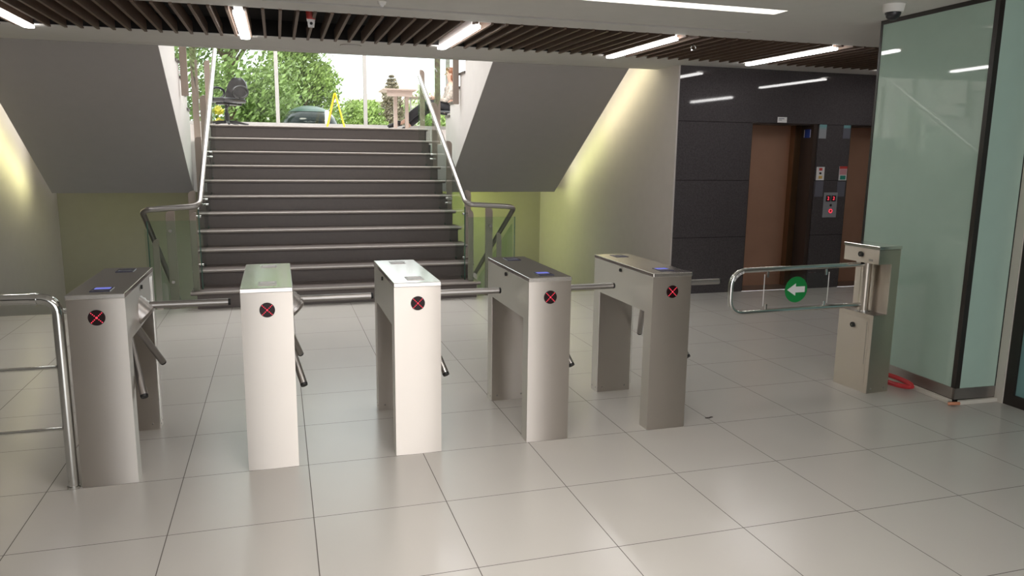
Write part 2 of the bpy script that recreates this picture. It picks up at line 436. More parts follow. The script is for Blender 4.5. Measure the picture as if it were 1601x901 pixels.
# LED strips along the outer edge of the sloping undersides
def led_strip(x, xw, label):
    t = thing('led_strip', label, 'light', (x, 6.9, 1.1), 'wall washing strips')
    s = 1 if xw > x else -1
    up = .26
    a, b = Vector((x+s*.04, 4.62, 2.52+up)), Vector((x+s*.04, 7.3, .84+up))
    B().tube([a, b], .010, 8).done('lamp_strip', emis('led_strip_glow', (1, .93, .55), 8), t, smooth=True)
    B().tube([a+Vector((-s*.018, 0, .02)), b+Vector((-s*.018, 0, .02))], .012, 4).done('channel', 'white', t)
    for t0, t1, en, cc in ((0, .5, 6.2 if x < 0 else 3.2, (1, .95, .58)), (.5, 1, 4.2 if x < 0 else 2.3, (.95, 1, .42) if x < 0 else (.82, 1, .28))):
        p0, p1 = a.lerp(b, t0), a.lerp(b, t1); mid = (p0+p1)/2
        l = area('led_strip_light', mid+Vector((s*.03, 0, .02)), mid+Vector((s*.4, 0, -.1)), .04, (p1-p0).length, en, cc)
        q = (b-a).normalized(); zz = Vector((-s, 0, .45)).normalized(); zz = (zz-q*zz.dot(q)).normalized(); xx = q.cross(zz)
        l.rotation_euler = Matrix((xx, q, zz)).transposed().to_euler()
led_strip(3.87, XR, 'glowing yellow-green light strip between the right sloping underside and the right wall')
led_strip(-2.805, XL, 'glowing yellow-green light strip between the left sloping underside and the left wall')
area('basement_glow_right', (2.7, 7.65, 1.03), (4.0, 8.4, -.3), 1.0, .15, 17, (.86, 1, .30))
area('basement_glow_left', (-2.1, 7.6, 1.02), (-2.1, 8.5, -.3), 1.4, .15, 1.6, (.95, 1, .4))

# ------------------------------------------------------------------ basement flights
def basement_flight(xa, xb, label):
    t = thing('basement_flight', label, 'stairs', ((xa+xb)/2, YE, -.2), 'flights down to the basement')
    for i in range(10):
        B().box(xa, xb, YE+i*.3, YE+(i+1)*.3+.02, -.2-i*.18-.17, -.18*(i+1)).done('step', 'stone', t)
basement_flight(-3.14, -1.45, 'brown stone stairs going down behind the floor edge left of the main staircase')
basement_flight(2.50, 4.2, 'brown stone stairs going down behind the floor edge right of the main staircase')

# ------------------------------------------------------------------ railings
SL = H/T
def railing(side):
    left = side < 0
    xr = -.86 if left else 1.89
    xg = -.885 if left else 1.905
    xp = -.99 if left else 2.06
    xt = -1.39 if left else 2.45
    lab = ('steel handrail with glass panels along the %s edge of the main staircase' % ('left' if left else 'right'))
    t = thing('stair_railing', lab, 'railing', (xr, 4.4, 0), 'glass stair railings')
    zr = lambda y: 1.06+SL*(y-4.38)
    ytop = 7.75 if left else 7.25
    zc = 1.035
    pts = [(xr, ytop, zr(ytop)), (xr, 4.36, 1.05), (xt, 4.36, zc-.02), (xt, 6.9, zc-SL*2.6)]
    B().tube(fillet(pts, .09), .028, 14).done('handrail', 'satin', t, smooth=True)
    B().sph((xr, ytop, zr(ytop)), .0285, n=12).done('rail_cap', 'satin', t, smooth=True)
    # sloping glass panels
    zb = lambda y: .27+SL*(y-4.5)
    for ya, yb in ((4.50, 5.46), (5.50, 6.43), (6.47, 7.42)):
        zt = .16
        g = B().prism([(ya, zb(ya)-.16), (yb, zb(yb)-.16), (yb, zr(yb)-.12), (ya, zr(ya)-.12)], 0, xg-.005, xg+.005)
        p = g.done('glass_panel', 'glass', t)
        if ya == 4.5: B().box(xg-.0056, xg+.0056, ya-.004, ya+.002, zb(ya)-.16, zr(ya)-.12).done('glass_rim', 'glass_edge', p)
        B().prism([(ya, zb(ya)-.163), (yb, zb(yb)-.163), (yb, zb(yb)-.157), (ya, zb(ya)-.157)], 0, xg-.0055, xg+.0055).done('glass_rim', 'glass_edge', p)
    # studs
    for y, zz in ((4.53, .93), (4.53, .43), (5.48, .99), (5.44, 1.05), (6.45, 1.52), (6.41, 1.58)):
        s = -1 if left else 1
        B().cyl((xg-s*.02, y, zz), (xg+s*.06, y, zz), .014, n=12).done('stud', 'chrome', t, smooth=True)
    # flat posts with one rounded top corner
    def post(y, z0, z1, x=xp, w=.075, name='post'):
        s = 1 if left else -1
        p = [(x-w/2, z0), (x+w/2, z0)]
        if s > 0: p += [(x+w/2, z1)]+[(x-w/2+.05*(1-math.sin(a)), z1-.05*(1-math.cos(a))) for a in [k*PI/12 for k in range(7)]]
        else: p += [(x+w/2-.05*(1-math.sin(a)), z1-.05*(1-math.cos(a))) for a in [(6-k)*PI/12 for k in range(7)]]+[(x-w/2, z1)]
        B().prism(p, 1, y-.012, y+.012).done(name, 'post', t, bevel=.003)
    for y in (5.0, 6.04, 7.0, 7.95):
        post(y, (y-Y0)*SL-.28 if y < 7.4 else ZL-.2, zr(y)-.24)
    post(4.44, .17 if not left else .17, .98, x=xg+(.055 if not left else -.05), w=.06)
    # front guard panel facing the hall, with its post behind and studs
    xa, xb = (xt+.03, xg-.02) if left else (xg+.02, xt+.02)
    fp = B().box(xa, xb, 4.415, 4.425, .05, .90).done('glass_panel', 'glass', t)
    e = xa if left else xb
    B().box(e-.004, e+.004, 4.414, 4.426, .05, .90).done('glass_rim', 'glass_edge', fp)
    xm = -1.15 if left else 2.18
    post(4.47, -.2, zc-.035, x=xm, w=.085)
    for zz in (.80, .28): B().cyl((xm, 4.40, zz), (xm, 4.46, zz), .016, n=12).done('stud', 'chrome', t, smooth=True)
    # basement side: posts and glass descending
    xo = xt+.05 if left else xt-.07
    xq = xt+.0 if left else xt+.0
    for y in (4.75, 5.9): post(y, -.5-SL*(y-4.4), zc-.13-SL*(y-4.36), x=xo, w=.06)
    for ya, yb in ((4.46, 5.4), (5.45, 6.6)):
        B().prism([(ya, -.1-SL*(ya-4.4)), (yb, -.1-SL*(yb-4.4)), (yb, .85-SL*(yb-4.4)), (ya, .85-SL*(ya-4.4))], 0, xq-.005, xq+.005).done('glass_panel', 'glass', t)
    return t
railing(-1); railing(1)

# ------------------------------------------------------------------ slatted ceiling strip and linear lamps
sc = thing('slatted_ceiling_strip', 'dark brown slatted timber ceiling strip running across the hall', 'ceiling panel', (1.2, 2.76, ZC))
B().box(-6.98, 9.48, 2.065, 3.455, ZC+.14, ZC+.16).box(-6.98, 9.48, 2.062, 2.07, ZC+.004, ZC+.14).box(-6.98, 9.48, 3.45, 3.458, ZC+.004, ZC+.14).done('backing_board', 'void', sc)
s = B(); x = -6.9
while x < 9.4:
    s.box(x-.011, x+.011, 2.045, 3.475, ZC-.014, ZC+.085); x += .1205
s.done('slats', 'slat', sc)
LX = [(-1.985, 'far left, cut by the picture edge'), (-.32, 'hanging above the black office chair'), (1.43, 'middle one of the five'), (3.16, 'above the white right stairwell wall'), (4.78, 'nearest the mint glass pillar'), (6.55, 'hidden behind the pillar')]
for x, w in LX:
    t = thing('linear_lamp', 'white glowing tube lamp in the slatted ceiling, '+w, 'lamp', (x, 2.82, ZC), 'linear lamps in the slatted ceiling')
    B().rbox(x-.038, x+.038, 2.12, 3.50, ZC-.03, ZC-.012, .036, 5).done('diffuser', 'lamp', t)
    B().box(x-.03, x+.03, 2.16, 3.46, ZC-.012, ZC+.05).done('housing', 'white', t)
for x in (7.25,):
    t = thing('linear_lamp', 'white tube lamp behind the glass pillar, seen only as a streak in the granite', 'lamp', (x, -.35, ZC))
    B().rbox(x-.038, x+.038, -1.0, .32, ZC-.03, ZC-.002, .036, 5).done('diffuser', 'lamp', t)
t = thing('cove_lamp', 'bright recessed light trough in the white ceiling near the top edge', 'lamp', (1.76, .92, ZC))
B().box(.21, 3.31, .85, .99, ZC+.06, ZC+.11).done('tube', 'cove', t)
t = thing('slot_diffuser', 'long narrow grey air slot in the white ceiling beside the slats', 'vent', (1.7, 1.735, ZC))
B().box(SLX0+.005, SLX1-.005, 1.705, 1.765, ZC+.035, ZC+.05).done('slot_blades', 'reader', t)
t = thing('ceiling_speaker', 'round flush grey ceiling grille in the strip above the stairs', 'speaker', (.615, 3.76, ZC))
B().cyl((.615, 3.76, ZC-.008), (.615, 3.76, ZC), .1, n=32).done('grille', 'steel_dull', t, smooth=True)
B().cyl((.615, 3.76, ZC-.012), (.615, 3.76, ZC-.006), .105, .1, n=32).done('rim', 'ceil', t, smooth=True)
t = thing('fire_sounder', 'small red fire alarm sounder with white detector hanging among the slats', 'alarm', (.19, 2.3, ZC))
B().cyl((.19, 2.3, ZC-.02), (.19, 2.3, ZC+.12), .032, .045, n=20).done('red_base', 'red', t, smooth=True)
B().cyl((.19, 2.3, ZC-.075), (.19, 2.3, ZC-.02), .022, .03, n=20).done('detector_head', 'paper', t, smooth=True)
B().cyl((.19, 2.272, ZC-.05), (.19, 2.28, ZC-.05), .011, n=14).done('sensor_window', 'black', t)
t = thing('sprinkler_head', 'small sprinkler head poking down from the slatted ceiling on the right', 'sprinkler', (3.5, 2.42, ZC))
B().cyl((3.5, 2.42, ZC-.02), (3.5, 2.42, ZC+.1), .01, n=12).done('pipe', 'chrome', t, smooth=True)
B().tube(arc((3.5, 2.42, ZC-.04), .022, 0, 2*PI, 20, ((1, 0, 0), (0, 0, 1))), .004, 6).done('frame_arms', 'chrome', t, smooth=True)
B().cyl((3.5, 2.42, ZC-.066), (3.5, 2.42, ZC-.062), .02, n=16).done('deflector', 'chrome', t)
t = thing('ceiling_sensor', 'tiny white sensor on the ceiling at the top picture edge', 'sensor', (.62, 1.52, ZC))
B().cyl((.62, 1.52, ZC-.022), (.62, 1.52, ZC), .022, .03, n=18).done('body', 'cloth_w', t, smooth=True)
B().sph((.62, 1.52, ZC-.022), .014, n=12).done('lens', 'paper', t, smooth=True)
t = thing('dome_camera', 'white dome security camera on the ceiling beside the glass pillar', 'camera', (3.82, .42, ZC))
B().cyl((3.82, .42, ZC-.05), (3.82, .42, ZC), .062, .07, n=32).done('housing', 'cloth_w', t, smooth=True)
B().sph((3.82, .42, ZC-.05), .05, (1, 1, 1.0), 24).done('smoked_dome', 'leather', t, smooth=True)
for x, w in ((-1.9, 'left'), (3.0, 'right')):
    t = thing('recessed_spot', 'small round recessed spot at the low edge of the %s sloping underside' % w, 'lamp', (x, 7.1, 1.06), 'recessed spots')
    B().cyl((x, 7.1, 1.045), (x, 7.1, 1.06), .06, n=24).done('trim_ring', 'steel_dull', t, smooth=True)
    B().cyl((x, 7.1, 1.042), (x, 7.1, 1.046), .04, n=20).done('lens', 'reader', t)

# ------------------------------------------------------------------ turnstiles
TW, TD, TH = .246, .854, .94
def turnstile(x, label, lit):
    t = thing('turnstile', label, 'turnstile', (x, 0, 0), 'steel tripod turnstiles')
    P = dict(parent=t, local=True)
    B().pillow(0, TW, 0, .098, 0, .70).done('leg', 'steel', smooth=True, **P)
    B().rbox(0, TW, TD-.098, TD, 0, .70, .003).done('leg', 'steel', **P)
    B().pillow(0, TW, 0, TD, .70, .917).done('housing', 'steel', smooth=True, **P)
    lid = B().box(-.002, TW+.002, -.002, TD+.002, .917, .94).done('lid', 'steel_top', bevel=.003, **P)
    # LED cross
    ind = B().cyl((TW/2, -.004, .83), (TW/2, .002, .83), .037, n=40).done('indicator', 'ledcore', smooth=True, **P)
    d = B()
    pos = [(0, 0)]
    for k in (.35, 1.3, 2.2, 3.1):
        for sx in (-1, 1):
            for sz in (-1, 1): pos.append((sx*k*.0072, sz*k*.0072))
    for a, b in pos[1:]: d.cyl((TW/2+a, -.0055, .83+b), (TW/2+a, -.004, .83+b), .0024, n=10)
    d.done('led_cross', 'led', parent=ind, local=True)
    # displays on the lid; unlit ones have white glare put into their colours
    for y0, y1, on in ((.075, .185, lit), (.69, .80, False)):
        q = B().box(.083, .172, y0, y1, .9395, .9425).done('display', 'lcd' if lit else 'steel_dull', bevel=.001, **P)
        B().box(.093, .162, (y0+.055 if y0 < .4 else y0+.012), (y1-.012 if y0 < .4 else y1-.055), .9425, .9435).done('screen', 'lcd_on' if on else ('paper' if not lit else 'papergrey2'), parent=q, local=True)
    # tripod
    ap = Vector((TW-.09, .393, .806)); a = Vector((1, 0, -1)).normalized()
    c0 = Vector((TW-.008, .393, .775))
    hub = B().cyl(c0-a*.05, c0+a*.035, .068, n=32).cyl(c0+a*.035, c0+a*.05, .068, .05, n=32).done('hub', 'steel_dull', smooth=True, **P)
    rb = B()
    for k in (-.030, -.006, .018): rb.cyl(c0+a*k, c0+a*(k+.010), .0715, n=32)
    rb.done('hub_ribs', 'satin', parent=hub, local=True, smooth=True)
    for k in range(3):
        R = Matrix.Rotation(k*2*PI/3, 3, a)
        v = R @ Vector((1, 0, 0)); L = .53
        arm = B().cyl(ap+v*.07, ap+v*(L-.012), .0185, n=20).done('arm', 'satin', smooth=True, **P)
        B().cyl(ap+v*(L-.012), ap+v*L, .0188, .017, n=20).done('end_cap', 'black', parent=arm, local=True, smooth=True)
    # locks, screws, door seams
    for xx, s in ((0, -1), (TW, 1)):
        B().cyl((xx, .44, .895), (xx+s*.008, .44, .895), .011, n=16).done('lock', 'black', smooth=True, **P)
    sc = B()
    for yy in (TD-.098,):
        for xx in (.04, TW-.04): sc.sph((xx, yy-.001, .035), .006, (1, .6, 1), 10)
    for xx in (0, TW):
        for yy in (TD-.078, TD-.02): sc.sph((xx, yy, .03), .005, (.5, 1, 1), 10)
    sc.done('screws', 'steel_dull', smooth=True, **P)
    B().box(TW-.0005, TW+.0015, .742, .746, .05, .90).box(TW-.0005, TW+.0015, .785, .789, .05, .90).done('seam_strip', 'chrome', **P)
    return t
TX = [-1.048, -.293, .456, 1.19, 1.939]
TL = [('steel turnstile at the left end of the row, joined to the chrome barrier rail', True),
      ('steel turnstile seen head on, between the one by the barrier rail and the middle one', False),
      ('steel turnstile in the middle of the row of five, with a bright white lid', False),
      ('steel turnstile between the middle one and the one nearest the swing gate', True),
      ('darkest steel turnstile, right end of the row, nearest the swing gate', True)]
for x, (l, lit) in zip(TX, TL): turnstile(x, l, lit)

# ------------------------------------------------------------------ chrome barrier rail at the left
t = thing('barrier_rail', 'chrome pipe barrier with two thin bars standing left of the first turnstile', 'barrier', (-1.087, .017, 0))
B().tube(fillet([(-1.087, .017, .0), (-1.087, .017, .925), (-2.6, .017, .945)], .075, 8), .0245, 18).done('pipe_frame', 'chrome', t, smooth=True)
B().cyl((-1.19, .017, .9255), (-1.165, .017, .9252), .0285, n=22).done('collar', 'chrome', t, smooth=True)
B().cyl((-1.087, .017, 0), (-1.087, .017, .012), .03, n=22).done('foot_ring', 'chrome', t, smooth=True)
for z in (.60, .30):
    br = B().cyl((-2.6, .017, z), (-1.10, .017, z), .0085, n=12).done('cross_bar', 'chrome', t, smooth=True)
    B().sph((-1.105, .017, z), .013, n=12).done('bar_joint', 'chrome', br, smooth=True)
B().cyl((-1.065, .017, .865), (-1.0485, .017, .865), .011, n=12).done('bracket', 'chrome', t, smooth=True)
B().tube([(-2.6, .017, 0), (-2.6, .017, .945)], .0245, 18).done('end_post', 'chrome', t, smooth=True)

# ------------------------------------------------------------------ swing gate
GA = math.radians(-4)
gp = thing('swing_gate', 'motorised steel swing gate post with chrome loop arm and green arrow disc', 'gate', (3.735, .243, 0))
gp.rotation_euler = (0, 0, 0)
P = dict(parent=gp, local=True)
RZ = lambda b: b.rot('Z', math.radians(3.5))
GW, GD = .19, .31
RZ(B().rbox(0, GW, 0, GD, 0, .55, .003)).done('lower_cabinet', 'steel_warm', **P)
RZ(B().rbox(.115, GW, 0, GD, .55, .90, .003)).done('spine', 'steel_warm', **P)
RZ(B().rbox(0, GW, 0, GD, .90, .998, .003)).done('head', 'steel_warm', **P)
RZ(B().box(-.004, GW+.004, -.004, GD+.004, 1.0, 1.022)).done('lid', 'steel_top', bevel=.002, **P)
col = RZ(B().cyl((.058, .155, .55), (.058, .155, .90), .034, n=26)).done('rotor_column', 'steel_warm', smooth=True, **P)
RZ(B().cyl((.058, .155, .55), (.058, .155, .562), .048, n=26)).done('rotor_collar', 'chrome', parent=col, local=True, smooth=True)
RZ(B().box(.003, GW-.003, .003, GD-.003, .5502, .5512)).done('ledge_plate', 'steel_dull', **P)
dr = RZ(B().box(-.002, .001, .03, GD-.02, .06, .52)).done('service_door', 'steel_warm', **P)
for z, yy in ((.455, .17), (.955, .155)):
    k = RZ(B().cyl((-.012, yy, z), (.002, yy, z), .018, n=20)).done('lock', 'black', smooth=True, **P)
    RZ(B().box(-.014, -.012, yy-.002, yy+.002, z-.008, z+.008)).done('keyhole', 'chrome', parent=k, local=True)
RZ(B().box(-.0035, .0, .045, .048, .20, .50)).done('seam', 'steel_dull', **P)
RZ(B().box(-.0015, .001, .05, .085, .915, .93)).done('maker_plate', 'steel_dull', **P)
sc_ = B()
for xx in (.035, .15): sc_.sph((xx, -.001, .03), .006, (1, .6, 1), 10)
RZ(sc_).done('screws', 'steel_dull', smooth=True, **P)
# arm in world coordinates
ya = .40
zt0, zt1, zb0, zb1 = .883, .868, .592, .598
loop = [(3.79, ya, zt0), (2.712, ya, zt1), (2.712, ya, zb0-.012), (3.79, ya, zb1)]
arm = B().tube(fillet(loop, .11, 10), .0165, 16).done('loop_arm', 'chrome', gp, smooth=True)
gl = B().box(2.965, 3.475, ya-.003, ya+.003, zb0+.03, zt1-.03).done('acrylic_panel', 'clear', arm)
for x in (2.965, 3.475): B().box(x-.0012, x+.0012, ya-.0032, ya+.0032, zb0+.03, zt1-.03).done('panel_edge', 'paper', gl)
for x in (2.99, 3.45):
    B().box(x-.005, x+.005, ya-.006, ya+.006, zt1-.05, zt1-.008).done('clip', 'chrome', arm)
    B().box(x-.005, x+.005, ya-.006, ya+.006, zb0+.008, zb0+.045).done('clip', 'chrome', arm)
dc = B().cyl((3.215, ya-.0035, .727), (3.215, ya-.005, .727), .088, n=56).done('green_disc', 'green', arm, label='green round sign with a white arrow pointing left')
ar = [(-.072, 0), (-.005, .042), (-.005, .02), (.068, .02), (.068, -.02), (-.005, -.02), (-.005, -.042)]
B().prism([(3.215+a, .727+b) for a, b in ar], 1, ya-.0065, ya-.0052).done('arrow', 'paper', dc)
# small label on the bent corner of the loop
lb = []
for k in range(5):
    a = PI-.75+.35*k/4-.30
lbl = B().tube(arc((2.822, ya, .758), .11, PI*.58, PI*.86, 6, ((1, 0, 0), (0, 0, 1))), .0172, 12).done('warning_label', 'paper', arm, smooth=True)
for k in (.63, .71, .79):
    a = PI*k; B().tube(arc((2.822+.11*math.cos(a), ya-.0172, .758+.11*math.sin(a)), .006, 0, 2*PI, 10, ((1, 0, 0), (0, 0, 1))), .0015, 5).done('label_print', 'black', lbl)

# ------------------------------------------------------------------ mint glass pillar
pc = [(4.15, -.085), (4.205, .95)]
pil = thing('glass_pillar', 'tall square pillar clad in mint green glass with black edge strips', 'pillar', (4.15, -.085, 0))
ANG = math.atan2(.055, 1.035)
LP = dict(parent=pil, local=True)
def RP(b): return b.rot('Z', -ANG)
PWX, PLY = .32, 1.03
core = RP(B().box(.012, PWX+.6, .012, PLY, 0, ZC)).done('core', 'black', **LP)
RP(B().box(.0, .012, .02, PLY-.02, .10, ZC-.03)).done('side_panel', 'mint', **LP)
# right-hand return faces the camera
fr = RP(B().box(.02, PWX, .0, .012, .10, ZC-.03)).done('front_panel', 'mint', **LP)
RP(B().box(-.004, .034, -.004, .030, .10, ZC)).done('corner_strip', 'frame', **LP)
RP(B().box(-.004, .014, PLY-.022, PLY, .0, ZC)).done('edge_strip', 'frame', **LP)
RP(B().box(-.004, .014, .0, PLY, ZC-.03, ZC)).done('top_strip', 'frame', **LP)
RP(B().box(.0, PWX+.05, -.004, .014, ZC-.03, ZC)).done('top_strip', 'frame', **LP)
RP(B().box(-.006, .012, -.006, PLY, .03, .105)).done('steel_skirting', 'steel_dull', **LP)
RP(B().box(-.006, PWX, -.006, .012, .03, .105)).done('steel_skirting', 'steel_dull', **LP)
tr = thing('cable_trunking', 'ivory cable trunking along the foot of the glass pillar', 'trunking', (4.12, -.11, 0))
tr.rotation_euler = (0, 0, 0)
B().box(-.012, .022, .03, .70, 0, .028).rot('Z', -ANG).done('side_duct', 'ivory', parent=tr, local=True, bevel=.003)
B().box(.045, .355, -.012, .012, 0, .028).rot('Z', -ANG*.5).done('front_duct', 'ivory', parent=tr, local=True, bevel=.003)
cl = tag(B().tube([(4.075, -.112, .014), (4.095, -.128, .02), (4.15, -.13, .016)], .011, 8).done('corner_clip', 'orange', smooth=True), 'small copper-orange loop of wire at the corner of the ivory trunking', 'wire')
# red cable bundle behind the gate post
hs = B()
for k in range(9):
    ph = k*.9
    c = Vector((4.055+.006*math.sin(ph), .36+.012*math.cos(2*ph), .034+.002*k))
    hs.tube(arc(c, 1, 0, 2*PI, 26, ((.024+.006*math.sin(k), -.155, -.004), (.016+.004*math.cos(k), .006, .020+.003*math.sin(2*k)))),   .0085, 6)
tag(hs.done('cable_coil', 'hose', smooth=True), 'coil of red cable lying on the floor behind the swing gate post', 'cable')
# glass door to the right of the pillar
B().box(4.475, 4.50, -.165, -.105, 0, ZC).done('trim_2', 'ivory', kind='structure')
df = B().box(4.485, 4.53, -.235, -.165, 0, ZC).box(4.485, 4.53, -1.5, -.235, 0, .075).box(4.485, 4.53, -1.5, -.235, ZC-.1, ZC).box(4.485, 4.53, -1.57, -1.5, 0, ZC).done('door_1', 'frame', kind='structure')
B().box(4.50, 4.515, -1.5, -.235, .075, ZC-.1).done('door_glass', 'teal', df)
B().box(4.475, 4.60, -8, -1.57, 0, ZC).done('wall_hall_side', 'darkwall', kind='structure')

# ------------------------------------------------------------------ lifts
for (a, b), w in zip(OP, ('left lift with copper door right of the stairwell', 'right lift with copper door half hidden behind the glass pillar')):
    t = thing('lift_entrance', w, 'lift', (a, 4.22, 0), 'lift entrances')
    B().box(a+.005, b-.15, 4.30, 4.33, .0, 2.0).done('door', 'copper', t, label='brushed copper sliding door')
    B().box(b-.15, b-.06, 4.21, 4.33, 0, 2.0).done('door_frame', 'bronze', t)
    B().box(b-.06, b-.002, 3.985, 4.33, 0, 2.0).done('reveal_panel', 'brown', t)
    B().box(a+.002, a+.02, 3.985, 4.30, 0, 2.0).done('reveal_panel', 'brown', t)
    B().box(a+.02, b-.06, 3.985, 4.30, 1.985, 1.999).done('reveal_top', 'brown', t)
    B().box(a, b, 3.98, 4.33, -.001, .004).done('sill', 'steel_dull', t)
YW = 3.967
def notice(name, x0, x1, z0, z1, m, label, cat, marks=(), group=None, y=YW):
    t = thing(name, label, cat, ((x0+x1)/2, y, z0), group)
    B().box(x0, x1, y-.003, y+.003, z0, z1).done('sheet', m, t)
    for nm, (u0, u1, v0, v1), mm in marks:
        B().box(x0+u0*(x1-x0), x0+u1*(x1-x0), y-.0045, y-.003, z0+v0*(z1-z0), z0+v1*(z1-z0)).done(nm, mm, t)
    return t
notice('wall_sign', 5.549, 5.674, 2.006, 2.069, 'paper', 'small white sign above the left lift door', 'sign',
       [('print_line', (.1, .7, .62, .78), 'papergrey'), ('print_line', (.1, .45, .38, .5), 'papergrey')])
notice('notice_sheet', 6.143, 6.243, 1.832, 1.996, 'papergrey', 'grey notice with teal heading right of the left lift', 'notice', [('heading_band', (0, 1, .78, 1), 'tealp'), ('heading_rule', (0, 1, .68, .73), 'tealp')], 'notices on the lift wall')
notice('notice_sheet', 6.49, 6.59, 1.837, 1.995, 'papergrey2', 'dim grey notice with teal heading left of the right lift', 'notice', [('heading_band', (0, 1, .78, 1), 'tealp')], 'notices on the lift wall')
notice('notice_sheet', 6.150, 6.262, 1.333, 1.494, 'paper', 'white card with red, black and yellow marks above the left slate sheet', 'notice',
       [('red_mark', (.3, .7, .72, .92), 'red'), ('black_mark', (.35, .62, .45, .60), 'black'), ('yellow_mark', (.3, .75, .12, .34), 'yellowp')], 'notices on the lift wall')
notice('notice_sheet', 6.48, 6.592, 1.333, 1.503, 'paper', 'white card with pink top and green mark beside the right lift', 'notice',
       [('pink_band', (0, 1, .82, 1), 'red'), ('pink_field', (.05, .95, .40, .80), 'pink'), ('green_mark', (.15, .85, .06, .34), 'greenp')], 'notices on the lift wall')
notice('notice_sheet', 6.150, 6.262, 1.135, 1.323, 'papergrey2', 'blank slate grey sheet under the white card by the left lift', 'notice', (), 'notices on the lift wall')
notice('notice_sheet', 6.47, 6.582, 1.135, 1.318, 'papergrey2', 'blank slate grey sheet under the pink and green card', 'notice', (), 'notices on the lift wall')
t = thing('call_panel', 'steel lift call panel with red digits and lit red button', 'panel', (6.383, YW, .88))
B().box(6.285, 6.481, YW-.008, YW+.003, .88, 1.186).done('plate', 'papergrey', t, bevel=.002)
for x in (6.345, 6.425):
    d = B().box(x-.033, x+.033, YW-.010, YW-.008, 1.075, 1.15).done('display', 'black', t)
    text_part('digit', '2', .06, (x-6.383, -.0105, 1.112-.88), (PI/2, 0, 0), 'led', t)
B().cyl((6.39, YW-.008, 1.03), (6.39, YW-.012, 1.03), .016, n=20).done('key_switch', 'black', t)
bt = B().cyl((6.39, YW-.008, .96), (6.39, YW-.014, .96), .028, n=28).done('button', 'red', t)
B().tube(arc((6.39, YW-.014, .96), .022, 0, 2*PI, 24, ((1, 0, 0), (0, 0, 1))), .004, 6).done('button_ring', 'led', bt)
# blue sticker on the reveal of the left lift
t = thing('blue_sticker', 'blue sticker with white edges on the dark reveal of the left lift', 'sticker', (6.075, 4.1, 1.85))
B().box(6.071, 6.0745, 4.03, 4.15, 1.84, 1.94).done('sheet', 'blue', t)
B().box(6.0705, 6.0712, 4.03, 4.04, 1.845, 1.935).done('edge', 'paper', t); B().box(6.0705, 6.0712, 4.14, 4.15, 1.845, 1.935).done('edge', 'paper', t)

# litter on the floor
lt = B()
for (x, y, sx, sy) in ((0, 0, .018, .008), (.03, .006, .014, .006), (.012, -.004, .008, .006)):
    lt.sph((x, y, .003), 1, (sx, sy, .003), 8)
lo = tag(lt.done('dark_scrap', 'brown', smooth=True), 'scrap of dark litter on the floor tiles between turnstile and swing gate', 'litter')
lo.location = (2.40, .09, 0)

